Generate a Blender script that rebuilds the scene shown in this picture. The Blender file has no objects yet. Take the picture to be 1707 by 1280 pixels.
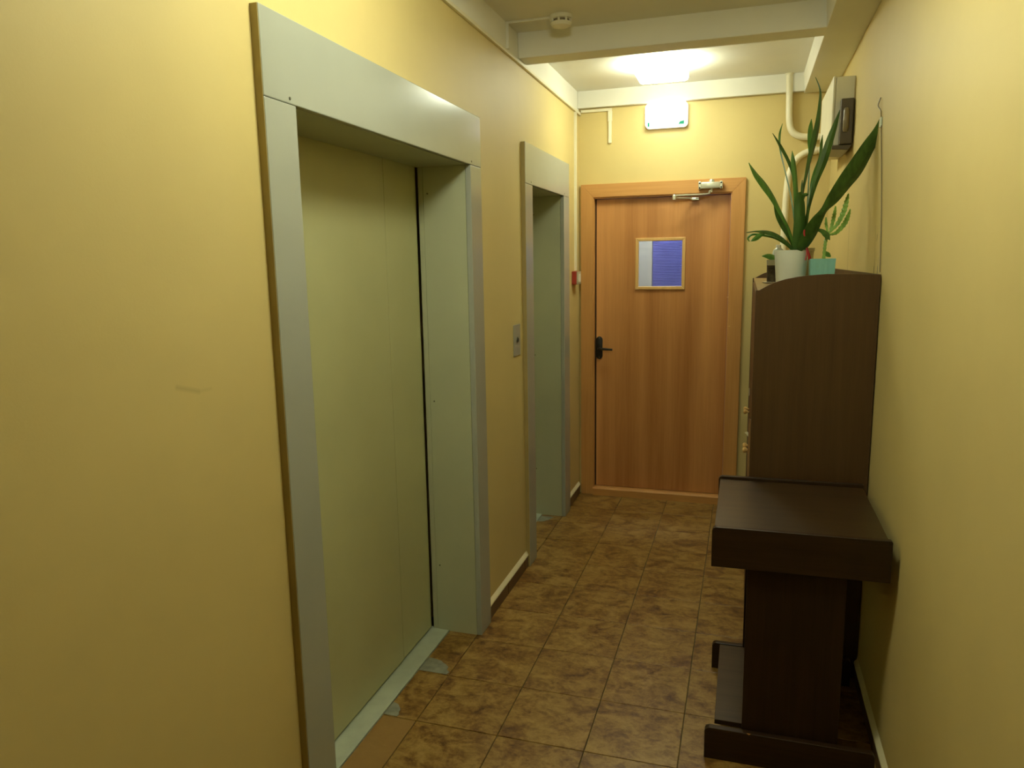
import bpy, bmesh, math, random
from mathutils import Vector, Matrix
random.seed(7)
scene = bpy.context.scene
C = scene.collection
PI = math.pi

# ------------------------------------------------------------------ camera
CAM = Vector((1.0586, -2.1659, 1.5895))
YAW, PITCH, ROLL, FPX = 0.30605, 0.16398, -0.016819, 1236.48      # focal length in pixels of the 1707x1280 frame
_cy, _sy, _cp, _sp = math.cos(YAW), math.sin(YAW), math.cos(PITCH), math.sin(PITCH)
FW = Vector((-_sy * _cp, _cy * _cp, -_sp))
_r = Vector((_cy, _sy, 0)); _u = _r.cross(FW)
RT = _r * math.cos(ROLL) + _u * math.sin(ROLL)
UP = -_r * math.sin(ROLL) + _u * math.cos(ROLL)
cam = bpy.data.cameras.new('camera'); cam_o = bpy.data.objects.new('camera', cam); C.objects.link(cam_o)
M = Matrix((RT, UP, -FW)).transposed().to_4x4(); M.translation = CAM
cam_o.matrix_world = M
cam.sensor_width = 36; cam.lens = 36 * FPX / 1707; cam.clip_start = 0.02
scene.camera = cam_o
def at(px, py, y):
    """direction through a photo pixel, cut at depth y in the corridor"""
    d = FW + RT * ((px - 853.5) / FPX) - UP * ((py - 640) / FPX)
    return CAM + d * ((y - CAM.y) / d.y)

# ------------------------------------------------------------------ world and exposure
w = bpy.data.worlds.new('world'); scene.world = w; w.use_nodes = True
w.node_tree.nodes['Background'].inputs[0].default_value = (0.9, 0.85, 0.6, 1)
w.node_tree.nodes['Background'].inputs[1].default_value = 0.0
scene.view_settings.view_transform = 'Standard'; scene.view_settings.look = 'None'
scene.view_settings.gamma = 1; scene.view_settings.use_curve_mapping = False
scene.view_settings.exposure = 0.0
LAMP_COL = (0.95, 1.0, 0.78)
LAMP_FAR, LAMP_NEAR, SIGN_E = 37.0, 44.0, 3.0

# ------------------------------------------------------------------ materials
class NT:
    def __init__(s, name):
        s.m = bpy.data.materials.new(name); s.m.use_nodes = True
        s.n = s.m.node_tree.nodes; s.l = s.m.node_tree.links
        s.b = s.n['Principled BSDF']; s.out = s.n['Material Output']
    def node(s, t, **k):
        n = s.n.new(t)
        for a, v in k.items(): setattr(n, a, v)
        return n
    def link(s, a, b): s.l.new(a, b)
    def math(s, op, a, b=None, c=None, clamp=False):
        n = s.node('ShaderNodeMath', operation=op, use_clamp=clamp)
        for i, v in enumerate((a, b, c)):
            if v is None: continue
            if isinstance(v, (int, float)): n.inputs[i].default_value = v
            else: s.link(v, n.inputs[i])
        return n.outputs[0]
    def pos(s, scale=(1, 1, 1), rnd=0.0, obj=False):
        if obj: o = s.node('ShaderNodeTexCoord').outputs['Object']
        else: o = s.node('ShaderNodeNewGeometry').outputs['Position']
        if rnd:
            i = s.node('ShaderNodeObjectInfo')
            mul = s.node('ShaderNodeVectorMath', operation='SCALE'); mul.inputs[0].default_value = (31, 17, 23)
            s.link(i.outputs['Random'], mul.inputs['Scale'])
            ad = s.node('ShaderNodeVectorMath', operation='ADD'); s.link(o, ad.inputs[0]); s.link(mul.outputs[0], ad.inputs[1]); o = ad.outputs[0]
        mp = s.node('ShaderNodeMapping'); mp.inputs['Scale'].default_value = scale; s.link(o, mp.inputs[0])
        return mp.outputs[0]
    def noise(s, vec, scale, detail=4, rough=0.55, dist=0.0):
        n = s.node('ShaderNodeTexNoise'); n.inputs['Scale'].default_value = scale; n.inputs['Detail'].default_value = detail
        n.inputs['Roughness'].default_value = rough; n.inputs['Distortion'].default_value = dist
        s.link(vec, n.inputs['Vector']); return n.outputs['Fac']
    def ramp(s, fac, stops, interp='LINEAR'):
        r = s.node('ShaderNodeValToRGB'); e = r.color_ramp.elements; r.color_ramp.interpolation = interp
        while len(e) < len(stops): e.new(0.5)
        for k, (p, c) in enumerate(stops): e[k].position = p; e[k].color = (*c, 1)
        s.link(fac, r.inputs[0]); return r.outputs[0]
    def mix(s, fac, a, b):
        n = s.node('ShaderNodeMix', data_type='RGBA')
        for i, v in ((0, fac), (6, a), (7, b)):
            if isinstance(v, (int, float)): n.inputs[i].default_value = v
            elif isinstance(v, tuple): n.inputs[i].default_value = (*v, 1)
            else: s.link(v, n.inputs[i])
        return n.outputs[2]
    def bump(s, h, strength, dist=0.002):
        n = s.node('ShaderNodeBump'); n.inputs['Strength'].default_value = strength; n.inputs['Distance'].default_value = dist
        s.link(h, n.inputs['Height']); s.link(n.outputs[0], s.b.inputs['Normal'])
    def color(s, c):
        if isinstance(c, tuple): s.b.inputs['Base Color'].default_value = (*c, 1)
        else: s.link(c, s.b.inputs['Base Color'])
    def rough(s, r, spec=None, metal=None):
        if isinstance(r, float): s.b.inputs['Roughness'].default_value = r
        else: s.link(r, s.b.inputs['Roughness'])
        if spec is not None: s.b.inputs['Specular IOR Level'].default_value = spec
        if metal is not None: s.b.inputs['Metallic'].default_value = metal
    def segments(s, segs):
        """mask of thin marks: list of (A, B, half width, strength), points in world metres"""
        g = s.node('ShaderNodeNewGeometry').outputs['Position']; tot = None
        for A, B, hw, st in segs:
            A = Vector(A); B = Vector(B); ab = B - A
            d = s.node('ShaderNodeVectorMath', operation='SUBTRACT'); s.link(g, d.inputs[0]); d.inputs[1].default_value = A
            dt = s.node('ShaderNodeVectorMath', operation='DOT_PRODUCT'); s.link(d.outputs[0], dt.inputs[0]); dt.inputs[1].default_value = ab / ab.length_squared
            t = s.math('MULTIPLY', dt.outputs['Value'], 1.0, clamp=True)
            sc = s.node('ShaderNodeVectorMath', operation='SCALE'); sc.inputs[0].default_value = ab; s.link(t, sc.inputs['Scale'])
            e = s.node('ShaderNodeVectorMath', operation='SUBTRACT'); s.link(d.outputs[0], e.inputs[0]); s.link(sc.outputs[0], e.inputs[1])
            ln = s.node('ShaderNodeVectorMath', operation='LENGTH'); s.link(e.outputs[0], ln.inputs[0])
            q = s.math('MULTIPLY_ADD', ln.outputs['Value'], -1.0 / hw, 1.0, clamp=True)
            q = s.math('MULTIPLY', q, st * 2.6)
            tot = q if tot is None else s.math('MAXIMUM', tot, q)
        return s.math('MINIMUM', tot, 0.9)

def plain(name, col, rough=0.5, spec=0.5, metal=0.0, var=0.06, nscale=6.0, bump=0.0, bscale=300.0):
    t = NT(name); p = t.pos()
    n = t.noise(p, nscale, 3)
    lo = tuple(c * (1 - var) for c in col); hi = tuple(min(1, c * (1 + var)) for c in col)
    t.color(t.ramp(n, [(0.3, lo), (0.7, hi)])); t.rough(rough, spec, metal)
    if bump: t.bump(t.noise(p, bscale, 2), bump, 0.001)
    return t.m
def wood(name, dark, light, axis, rough=0.4, spec=0.4, scale=1.0, bands=None):
    """grain runs along axis 0/1/2"""
    t = NT(name); s = [26.0 * scale] * 3; s[axis] = 1.3 * scale
    n1 = t.noise(t.pos(tuple(s), rnd=0.3), 1.0, 5, 0.65, 0.6)
    s2 = [160.0 * scale] * 3; s2[axis] = 4.0 * scale
    n2 = t.noise(t.pos(tuple(s2), rnd=0.3), 1.0, 3, 0.6)
    f = t.math('ADD', t.math('MULTIPLY', n1, 0.65), t.math('MULTIPLY', n2, 0.35))
    if bands:
        s3 = [bands] * 3; s3[axis] = 0.22
        n3 = t.noise(t.pos(tuple(s3)), 1.0, 2, 0.5, 0.3)
        f = t.math('ADD', t.math('MULTIPLY', f, 0.35), t.math('MULTIPLY', n3, 0.65))
    t.color(t.ramp(f, [(0.36, dark), (0.64, light)])); t.rough(rough, spec)
    t.bump(n2, 0.08, 0.0006)
    return t.m
def emit(name, col, strength):
    t = NT(name); e = t.node('ShaderNodeEmission'); e.inputs[0].default_value = (*col, 1); e.inputs[1].default_value = strength
    t.link(e.outputs[0], t.out.inputs[0]); return t.m
def wallpaint(name, col, segs=None, bumps=0.12):
    t = NT(name); p = t.pos()
    n = t.noise(p, 2.2, 4, 0.6)
    c = t.ramp(n, [(0.25, tuple(x * 0.95 for x in col)), (0.75, tuple(min(1, x * 1.04) for x in col))])
    if segs: c = t.mix(t.segments(segs), c, (0.10, 0.075, 0.04))
    t.color(c); t.rough(0.55, 0.35)
    t.bump(t.noise(p, 160, 3, 0.6), bumps, 0.0015)
    return t.m

YEL = (0.63, 0.50, 0.20)
XR = 1.507
MT = {}
MT['wall'] = wallpaint('yellow_paint', YEL)
MT['wall_left'] = wallpaint('yellow_paint_left', YEL, [((0, -0.995, 1.356), (0, -0.935, 1.338), 0.008, 0.09), ((0, -0.935, 1.338), (0, -0.90, 1.338), 0.006, 0.04)])
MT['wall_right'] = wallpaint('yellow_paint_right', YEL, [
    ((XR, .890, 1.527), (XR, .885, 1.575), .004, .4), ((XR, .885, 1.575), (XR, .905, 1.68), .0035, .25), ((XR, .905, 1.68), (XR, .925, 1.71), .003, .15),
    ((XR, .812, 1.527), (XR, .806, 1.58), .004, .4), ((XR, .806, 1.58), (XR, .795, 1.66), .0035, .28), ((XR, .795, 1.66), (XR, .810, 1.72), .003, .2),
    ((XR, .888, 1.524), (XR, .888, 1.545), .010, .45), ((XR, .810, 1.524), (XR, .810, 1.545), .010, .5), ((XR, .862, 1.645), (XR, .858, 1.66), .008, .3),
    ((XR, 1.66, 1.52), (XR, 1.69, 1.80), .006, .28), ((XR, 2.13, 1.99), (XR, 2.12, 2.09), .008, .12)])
MT['white'] = wallpaint('white_ceiling_paint', (0.83, 0.81, 0.70), None, 0.08)
MT['frame'] = plain('grey_enamel', (0.37, 0.38, 0.315), 0.17, 0.5, 0, 0.03, 3, 0.10, 260)
MT['reveal'] = plain('grey_enamel_reveal', (0.45, 0.465, 0.30), 0.42, 0.5, 0, 0.04, 3, 0.2, 420)
MT['frame_edge'] = plain('frame_edge_paint', (0.40, 0.31, 0.12), 0.6, 0.3)
MT['lift_door'] = plain('olive_lift_enamel', (0.46, 0.455, 0.23), 0.40, 0.45, 0, 0.05, 2.5, 0.12, 420)
MT['sill'] = plain('lift_sill_metal', (0.50, 0.55, 0.42), 0.45, 0.5, 0.2, 0.08, 14)
MT['dark'] = plain('black_gap', (0.012, 0.012, 0.010), 0.7, 0.2)
MT['screw'] = plain('screw_metal', (0.16, 0.15, 0.10), 0.4, 0.5, 0.7)
MT['grout'] = plain('grout', (0.17, 0.14, 0.075), 0.85, 0.2, 0, 0.2, 30)
MT['cement'] = plain('cement_patch', (0.24, 0.24, 0.17), 0.75, 0.3, 0, 0.2, 25)
MT['cream'] = plain('cream_caulk', (0.80, 0.72, 0.45), 0.6, 0.3)
MT['skirt'] = wood('brown_skirting_tile', (0.085, 0.042, 0.016), (0.12, 0.062, 0.026), 1, 0.35, 0.5)
MT['plastic'] = plain('white_plastic', (0.78, 0.75, 0.60), 0.4, 0.5, 0, 0.02)
MT['pipe'] = plain('painted_pipe', (0.80, 0.74, 0.52), 0.4, 0.5, 0, 0.03)
MT['red'] = plain('red_plastic', (0.36, 0.035, 0.02), 0.35, 0.5)
MT['veneer'] = wood('door_veneer', (0.36, 0.140, 0.036), (0.70, 0.34, 0.11), 2, 0.36, 0.4, 0.6, 5.0)
MT['casing'] = wood('door_casing', (0.50, 0.24, 0.065), (0.60, 0.31, 0.09), 2, 0.45, 0.4, 0.7)
MT['casing_x'] = wood('door_casing_across', (0.50, 0.24, 0.065), (0.60, 0.31, 0.09), 0, 0.45, 0.4, 0.7)
MT['moulding'] = wood('pane_moulding', (0.62, 0.37, 0.12), (0.72, 0.45, 0.16), 2, 0.4, 0.4, 0.7)
MT['black'] = plain('black_metal', (0.015, 0.013, 0.010), 0.35, 0.5, 0.3)
MT['silver'] = plain('silver_metal', (0.62, 0.61, 0.47), 0.32, 0.5, 0.5)
MT['cab'] = wood('dark_brown_laminate', (0.068, 0.034, 0.011), (0.088, 0.046, 0.016), 2, 0.42, 0.4)
MT['cab_top'] = wood('brown_shelf_laminate', (0.20, 0.12, 0.045), (0.26, 0.16, 0.065), 1, 0.35, 0.5)
MT['chip'] = wood('worn_edge_strip', (0.17, 0.085, 0.030), (0.24, 0.13, 0.05), 2, 0.6, 0.3)
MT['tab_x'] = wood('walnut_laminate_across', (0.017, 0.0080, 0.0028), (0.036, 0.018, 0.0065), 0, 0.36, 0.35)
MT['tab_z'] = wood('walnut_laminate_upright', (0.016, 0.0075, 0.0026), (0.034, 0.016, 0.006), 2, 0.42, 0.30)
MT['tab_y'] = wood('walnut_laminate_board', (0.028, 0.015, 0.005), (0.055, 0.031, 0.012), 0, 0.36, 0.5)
MT['pot_white'] = plain('pale_plastic_pot', (0.80, 0.84, 0.74), 0.4, 0.5)
MT['pot_beige'] = plain('beige_plastic_pot', (0.50, 0.44, 0.28), 0.5, 0.4)
MT['pot_blue'] = plain('turquoise_pot', (0.25, 0.55, 0.48), 0.35, 0.5)
MT['soil'] = plain('soil', (0.065, 0.048, 0.028), 0.9, 0.2, 0, 0.4, 60)
MT['clear'] = plain('smoky_cup', (0.46, 0.42, 0.30), 0.25, 0.5)
MT['bottle'] = plain('milky_bottle', (0.42, 0.46, 0.38), 0.2, 0.5)
MT['saucer'] = plain('pale_saucer', (0.72, 0.66, 0.46), 0.4, 0.5)
MT['ribbon'] = plain('red_ribbon', (0.40, 0.02, 0.015), 0.5, 0.4)
def leafmat(name, a, b):
    t = NT(name); n = t.noise(t.pos((30, 30, 5)), 1.5, 4, 0.6, 0.5)
    t.color(t.ramp(n, [(0.35, a), (0.7, b)])); t.rough(0.35, 0.5); return t.m
MT['leaf'] = leafmat('dark_green_leaf', (0.034, 0.085, 0.012), (0.075, 0.165, 0.026))
MT['leaf2'] = leafmat('fresh_green_leaf', (0.065, 0.175, 0.024), (0.12, 0.28, 0.040))
MT['cactus'] = leafmat('cactus_green', (0.17, 0.32, 0.045), (0.28, 0.47, 0.08))
MT['box'] = plain('white_enamel_box', (0.76, 0.72, 0.54), 0.4, 0.5, 0, 0.03)
MT['bake'] = plain('brown_bakelite', (0.085, 0.062, 0.030), 0.35, 0.5)
MT['bake2'] = plain('worn_bakelite_lever', (0.22, 0.17, 0.085), 0.4, 0.5)
MT['blue'] = plain('blue_ribbed_sheet', (0.12, 0.13, 0.44), 0.45, 0.4, 0, 0.15, 8)
MT['grey'] = plain('grey_room_paint', (0.46, 0.46, 0.44), 0.6, 0.3)
MT['lamp'] = emit('lamp_diffuser', LAMP_COL, LAMP_FAR)
MT['lamp_near'] = emit('lamp_diffuser_near', LAMP_COL, LAMP_NEAR)
MT['added_room_lamp'] = emit('added_back_room_lamp', (0.78, 0.87, 1.0), 150.0)
MT['sign'] = emit('lit_sign_face', (1.0, 0.93, 0.80), SIGN_E)
MT['green'] = emit('green_sign_print', (0.10, 0.75, 0.36), 0.8)
def glassmat():
    t = NT('window_glass'); tr = t.node('ShaderNodeBsdfTransparent'); tr.inputs[0].default_value = (0.93, 0.95, 0.93, 1)
    gl = t.node('ShaderNodeBsdfGlossy'); gl.inputs['Roughness'].default_value = 0.05
    mx = t.node('ShaderNodeMixShader'); mx.inputs[0].default_value = 0.06
    t.link(tr.outputs[0], mx.inputs[1]); t.link(gl.outputs[0], mx.inputs[2]); t.link(mx.outputs[0], t.out.inputs[0]); return t.m
MT['glass'] = glassmat()
def tilemat(name, plainish=False):
    t = NT(name)
    p = t.pos((1, 1.25, 1), rnd=1.0)
    a = t.noise(p, 9, 6, 0.68, 0.6); b = t.noise(p, 38, 5, 0.7, 0.5); c = t.noise(p, 130, 3, 0.6)
    f = t.math('ADD', t.math('MULTIPLY', a, 0.62), t.math('MULTIPLY', b, 0.38))
    if plainish: col = t.ramp(f, [(0.30, (0.25, 0.135, 0.035)), (0.70, (0.32, 0.185, 0.055))])
    else: col = t.ramp(f, [(0.36, (0.078, 0.028, 0.005)), (0.45, (0.18, 0.086, 0.016)), (0.53, (0.285, 0.165, 0.037)), (0.66, (0.40, 0.25, 0.075))])
    sp = t.ramp(c, [(0.60, (0, 0, 0)), (0.72, (1, 1, 1))])
    col = t.mix(t.math('MULTIPLY', sp, 0.12), col, (0.50, 0.36, 0.18))
    t.color(col); t.rough(t.math('MULTIPLY_ADD', b, 0.35, 0.22), 0.5)
    t.bump(b, 0.10, 0.001); return t.m
MT['tile'] = tilemat('brown_mottled_tile'); MT['tile_plain'] = tilemat('plain_brown_tile', True)

# ------------------------------------------------------------------ mesh helpers
def box(bm, x0, x1, y0, y1, z0, z1):
    g = bmesh.ops.create_cube(bm, size=1)
    for v in g['verts']: v.co = Vector(((x0 + x1) / 2 + v.co.x * (x1 - x0), (y0 + y1) / 2 + v.co.y * (y1 - y0), (z0 + z1) / 2 + v.co.z * (z1 - z0)))
    return bm
def bx(*a): return box(bmesh.new(), *a)
def prism(pts, axis, a, b, bm=None):
    """extrude a 2D outline (the two other axes, in order) along axis from a to b"""
    bm = bm or bmesh.new()
    def mk(p, q):
        c = list(p); c.insert(axis, q); return bm.verts.new(c)
    A = [mk(p, a) for p in pts]; B = [mk(p, b) for p in pts]
    bm.faces.new(A); bm.faces.new(B[::-1])
    for i in range(len(pts)): j = (i + 1) % len(pts); bm.faces.new((A[j], A[i], B[i], B[j]))
    bmesh.ops.recalc_face_normals(bm, faces=bm.faces); return bm
def tube(pts, radii, seg=10, bm=None, cap=True):
    bm = bm or bmesh.new(); pts = [Vector(p) for p in pts]; n = len(pts)
    if not isinstance(radii, (list, tuple)): radii = [radii] * n
    rings = []; ref = None
    for i, p in enumerate(pts):
        d = (pts[min(i + 1, n - 1)] - pts[max(i - 1, 0)]).normalized()
        if ref is None: ref = d.orthogonal().normalized()
        ref = (ref - d * ref.dot(d)).normalized(); o = d.cross(ref)
        rings.append([bm.verts.new(p + (ref * math.cos(2 * PI * k / seg) + o * math.sin(2 * PI * k / seg)) * radii[i]) for k in range(seg)])
    for a, b in zip(rings, rings[1:]):
        for k in range(seg): bm.faces.new((a[k], a[(k + 1) % seg], b[(k + 1) % seg], b[k]))
    if cap: bm.faces.new(rings[0][::-1]); bm.faces.new(rings[-1])
    bmesh.ops.recalc_face_normals(bm, faces=bm.faces); return bm
def lathe(prof, cx, cy, seg=28, bm=None, square=None):
    bm = bm or bmesh.new(); rings = []
    for r, z in prof:
        ring = []
        for k in range(seg):
            a = 2 * PI * (k + 0.5) / seg; c, s = math.cos(a), math.sin(a); rr = r
            if square: rr = r / (abs(c) ** square + abs(s) ** square) ** (1 / square)
            ring.append(bm.verts.new((cx + rr * c, cy + rr * s, z)))
        rings.append(ring)
    for a, b in zip(rings, rings[1:]):
        for k in range(seg): bm.faces.new((a[k], a[(k + 1) % seg], b[(k + 1) % seg], b[k]))
    bm.faces.new(rings[0][::-1]); bm.faces.new(rings[-1])
    bmesh.ops.recalc_face_normals(bm, faces=bm.faces); return bm
def catmull(P, n=6):
    out = []; Q = [P[0]] + list(P) + [P[-1]]
    for i in range(1, len(Q) - 2):
        a, b, c, d = Q[i - 1], Q[i], Q[i + 1], Q[i + 2]
        for k in range(n):
            t = k / n
            out.append(tuple(0.5 * (2 * b[j] + (c[j] - a[j]) * t + (2 * a[j] - 5 * b[j] + 4 * c[j] - d[j]) * t * t + (-a[j] + 3 * b[j] - 3 * c[j] + d[j]) * t ** 3) for j in range(len(b))))
    out.append(tuple(P[-1])); return out
def obj(name, bm, mat, parent=None, bevel=0.0, smooth=False, segs=2):
    if isinstance(bm, bpy.types.Mesh): me = bm
    else:
        me = bpy.data.meshes.new(name)
        if bevel: bmesh.ops.bevel(bm, geom=[e for e in bm.edges if len(e.link_faces) == 2 and e.calc_face_angle(0) > 0.5], offset=bevel, segments=segs, profile=0.5, affect='EDGES', clamp_overlap=True)
        bm.to_mesh(me); bm.free()
        me.materials.append(MT[mat])
        if smooth:
            for p in me.polygons: p.use_smooth = True
            if smooth != 'all': me.set_sharp_from_angle(angle=0.7)
    o = bpy.data.objects.new(name, me); C.objects.link(o)
    if parent is not None:
        o.parent = parent; o.matrix_parent_inverse = Matrix.Translation(-parent.location)
    return o
def tag(o, label=None, cat=None, group=None, kind=None):
    if label: o['label'] = label
    if cat: o['category'] = cat
    if group: o['group'] = group
    if kind: o['kind'] = kind
    return o
def thing(name, loc, label, cat, group=None, kind=None):
    o = bpy.data.objects.new(name, None); C.objects.link(o); o.location = loc; o.empty_display_size = 0.05
    return tag(o, label, cat, group, kind)
def struct(name, bm, mat, label, cat, **k): return tag(obj(name, bm, mat, **k), label, cat, None, 'structure')

YB, YE = -5.5, 2.70          # back of the corridor behind the camera, end wall
ZC, ZR = 2.64, 2.53          # slab underside, rib underside
XD = -0.21                   # plane of the lift doors
E1 = (-0.551, 0.63); E2 = (1.515, 2.19); HD = 1.963
# ------------------------------------------------------------------ floor
fl = struct('floor', bx(-0.35, XR + 0.25, YB - 0.2, YE + 0.02, -0.10, -0.006), 'grout', 'corridor floor of brown mottled square tiles', 'floor')
G = 0.0016; meshes = {}
def tile(x0, x1, y0, y1, mat='tile'):
    w_, h_ = round(x1 - x0 - 2 * G, 4), round(y1 - y0 - 2 * G, 4); k = (w_, h_, mat)
    if k not in meshes:
        o = obj('tile', bx(-w_ / 2, w_ / 2, -h_ / 2, h_ / 2, -0.007, 0), mat, fl, bevel=0.0012, segs=1); meshes[k] = o.data
    else: o = obj('tile', meshes[k], mat, fl)
    o.location = ((x0 + x1) / 2, (y0 + y1) / 2, random.uniform(-0.0004, 0.0003))
for j in range(-18, 9):
    y0 = j * 0.3; y1 = min(y0 + 0.3, YE - 0.003)
    for i in range(5): tile(i * 0.3, min(i * 0.3 + 0.3, XR - 0.001), y0, y1)
for lo, hi in (E1, E2):
    lo, hi = lo - 0.03, hi + 0.02
    for j in range(-2, 8):
        y0, y1 = max(j * 0.3, lo), min(j * 0.3 + 0.3, hi)
        if y1 - y0 > 0.03: tile(-0.131, 0, y0, y1, 'tile_plain' if j < 0 else 'tile')
def patch(pts):
    bm = prism(pts, 2, -0.004, 0.0012); obj('cement_patch', bm, 'cement', fl)
def blob(cx, cy, rx, ry, a0, a1, n=9):
    return [(cx, cy)] + [(cx + rx * math.cos(a0 + (a1 - a0) * k / n) * (1 + 0.06 * math.sin(k * 2.3)), cy + ry * math.sin(a0 + (a1 - a0) * k / n)) for k in range(n + 1)]
patch(blob(-0.128, 0.304, 0.118, 0.098, 0, PI / 2)); patch(blob(-0.128, 0.003, 0.052, 0.075, 0, PI / 2)); patch(blob(-0.128, 2.16, 0.075, -0.10, 0, PI / 2))
# ------------------------------------------------------------------ walls
bm = bmesh.new()
cuts = [(YB, E1[0] - 0.10), (E1[1] + 0.10, E2[0] - 0.10), (E2[1] + 0.08, YE + 0.2)]
for a, b in cuts: box(bm, -0.26, 0, a, b, 0, 2.515)
for a, b in ((cuts[0][1], cuts[1][0]), (cuts[1][1], cuts[2][0])): box(bm, -0.26, 0, a, b, HD + 0.06, 2.515)
box(bm, -0.36, -0.30, YB, YE + 0.2, 0, 2.75)
struct('wall_left', bm, 'wall_left', 'yellow painted corridor wall with two lift doorways', 'wall')
struct('trim_1', bx(-0.30, -0.002, YB, YE + 0.2, 2.515, 2.66), 'white', 'white painted strip above the yellow lift wall', 'wall strip')
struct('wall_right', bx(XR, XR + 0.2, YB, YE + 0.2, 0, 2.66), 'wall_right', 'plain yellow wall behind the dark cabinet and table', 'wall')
bm = bmesh.new()
DX0, DX1, DZ = 0.085, 0.965, 2.01       # hole for the wooden door
box(bm, -0.26, DX0, YE, YE + 0.12, 0, 2.66); box(bm, DX1, XR + 0.02, YE, YE + 0.12, 0, 2.66); box(bm, DX0, DX1, YE, YE + 0.12, DZ, 2.66)
struct('wall_end', bm, 'wall', 'yellow end wall around the wooden door', 'wall')
struct('trim_2', bx(-0.002, XR, YE - 0.035, YE, 2.537, ZC + 0.01), 'white', 'white band over the exit sign on the end wall', 'wall strip', bevel=0.004)
struct('wall_back', bx(-0.36, XR + 0.2, YB - 0.15, YB, 0, 2.7), 'wall', 'yellow wall closing the corridor behind', 'wall')
ce = struct('ceiling', bx(-0.36, XR + 0.2, YB - 0.15, YE + 0.12, ZC, ZC + 0.15), 'white', 'white ribbed concrete ceiling', 'ceiling')
for y0 in (1.375, 0.095, -1.185, -2.465, -3.745):
    zb = 2.568 if y0 == 0.095 else ZR  # unseen rib by the near lamp, made shallower to let its light past
    bm = prism([(y0 - 0.012, ZC + .005), (y0 + 0.142, ZC + .005), (y0 + 0.13, zb), (y0, zb)], 0, -0.001, 1.345)
    obj('cross_rib', bm, 'white', ce, bevel=0.003)
obj('side_rib', prism([(1.335, ZC + .005), (XR + .001, ZC + .005), (XR + .001, ZR), (1.343, ZR)], 1, YB, YE), 'white', ce, bevel=0.003)
# skirting tiles
def skirting(side, spans):
    x0, x1 = (0.0, 0.010) if side == 'left' else (XR - 0.010, XR)
    e = thing('baseboard_' + side, (x0, 0, 0), 'dark brown tile skirting with a cream top along the %s wall' % ('lift' if side == 'left' else 'cabinet'), 'baseboard', None, 'structure')
    for a, b in spans:
        y = a
        while y < b - 0.01:
            y1 = min(y + 0.283, b)
            obj('skirting_tile', bx(x0, x1, y + 0.001, y1 - 0.001, 0.0005, 0.066), 'skirt', e, bevel=0.0015, segs=1); y = y1
        if side == 'left': pr = [(0, .064), (0.013, .064), (0.012, .070), (0, .088)]
        else: pr = [(XR, .064), (XR - .013, .064), (XR - .012, .070), (XR, .088)]
        obj('cream_cap', prism(pr, 1, a, b), 'cream', e)
skirting('left', [(-5.4, -0.69), (0.757, 1.385), (2.315, YE - 0.03)])
skirting('right', [(-5.4, YE)])

# ------------------------------------------------------------------ lift doorways
def lift(n, op, outer, label, seam):
    e = thing('door_%d' % n, (0, (op[0] + op[1]) / 2, 0), label, 'lift door', None, 'structure')
    T = 0.021; z1 = 2.157
    hd = obj('header_panel', bx(-0.002, T, outer[0], outer[1], HD, z1), 'frame', e, bevel=0.0025)
    obj('header_soffit', bx(XD, T - 0.003, op[0] - 0.01, op[1] + 0.01, HD + 0.0005, HD + 0.018), 'reveal', e)
    for k, (a, b) in enumerate(((outer[0], op[0]), (op[1], outer[1]))):
        j = obj('jamb_panel', bx(-0.002, T, a, b, 0, HD - 0.001), 'frame', e, bevel=0.0025)
        ya, yb = (op[0] - 0.016, op[0]) if k == 0 else (op[1], op[1] + 0.016)
        rv = obj('reveal_panel', bx(XD + 0.028, -0.0025, ya, yb, 0, HD), 'reveal', e)
        yc, yd = (op[0] - 0.016, op[0] + 0.0) if k == 0 else (op[1] + 0.002, op[1] + 0.02)
        obj('reveal_flange', bx(XD + 0.004, XD + 0.027, yc, yd, 0, HD), 'reveal', e, bevel=0.002)
        sg = 1 if k == 0 else -1
        yf = op[0] if k == 0 else op[1]
        for z in (0.30, 1.02, 1.86):
            obj('screw', tube([(XD + 0.045, yf - sg * 0.001, z), (XD + 0.045, yf + sg * 0.002, z)], 0.0035, 8), 'screw', rv)
    for y in (op[0] - 0.025, op[1] + 0.012):
        obj('rivet', lathe([(0.0005, 0), (0.004, 0.0), (0.003, 0.002)], 0, 0, 8), 'screw', hd).matrix_local = Matrix.Translation((T, y - e.location.y + e.location.y, HD + 0.012)) @ Matrix.Rotation(PI / 2, 4, 'Y')
    # return edges of the casing, painted over with wall colour
    for a, b in ((outer[0] - 0.0015, outer[0]), (outer[1], outer[1] + 0.0015)):
        obj('edge_return', bx(0, T - 0.002, a, b, 0, z1 - 0.001), 'frame_edge', e)
    # two telescoping panels
    obj('sliding_panel', bx(XD - 0.032, XD, op[0] - 0.05, seam - 0.003, 0.012, HD + 0.03), 'lift_door', e, bevel=0.002)
    obj('sliding_panel', bx(XD - 0.034, XD - 0.002, seam + 0.002, op[1] - 0.007, 0.012, HD + 0.03), 'lift_door', e, bevel=0.002)
    obj('seam_shade_strip', bx(XD - 0.03, XD - 0.003, seam - 0.003, seam + 0.002, 0.012, HD + 0.02), 'dark', e)  # black strip stands in for the shade inside the panel seam
    obj('dark_slot', bx(XD - 0.07, XD - 0.062, op[0] - 0.09, op[1] + 0.07, 0, HD + 0.05), 'dark', e)
    sl = obj('sill', bx(XD - 0.05, -0.132, op[0] - 0.015, op[1] + 0.015, -0.0055, 0.004), 'sill', e, bevel=0.001)
    obj('sill_groove', bx(XD - 0.03, XD - 0.012, op[0], op[1], 0.0041, 0.0045), 'dark', sl)
lift(2, E1, (-0.676, 0.752), 'wide olive lift door in a pale grey metal casing', 0.345)
lift(3, E2, (1.388, 2.325), 'narrow lift door in a grey casing next to the wooden door', 1.95)

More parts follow.
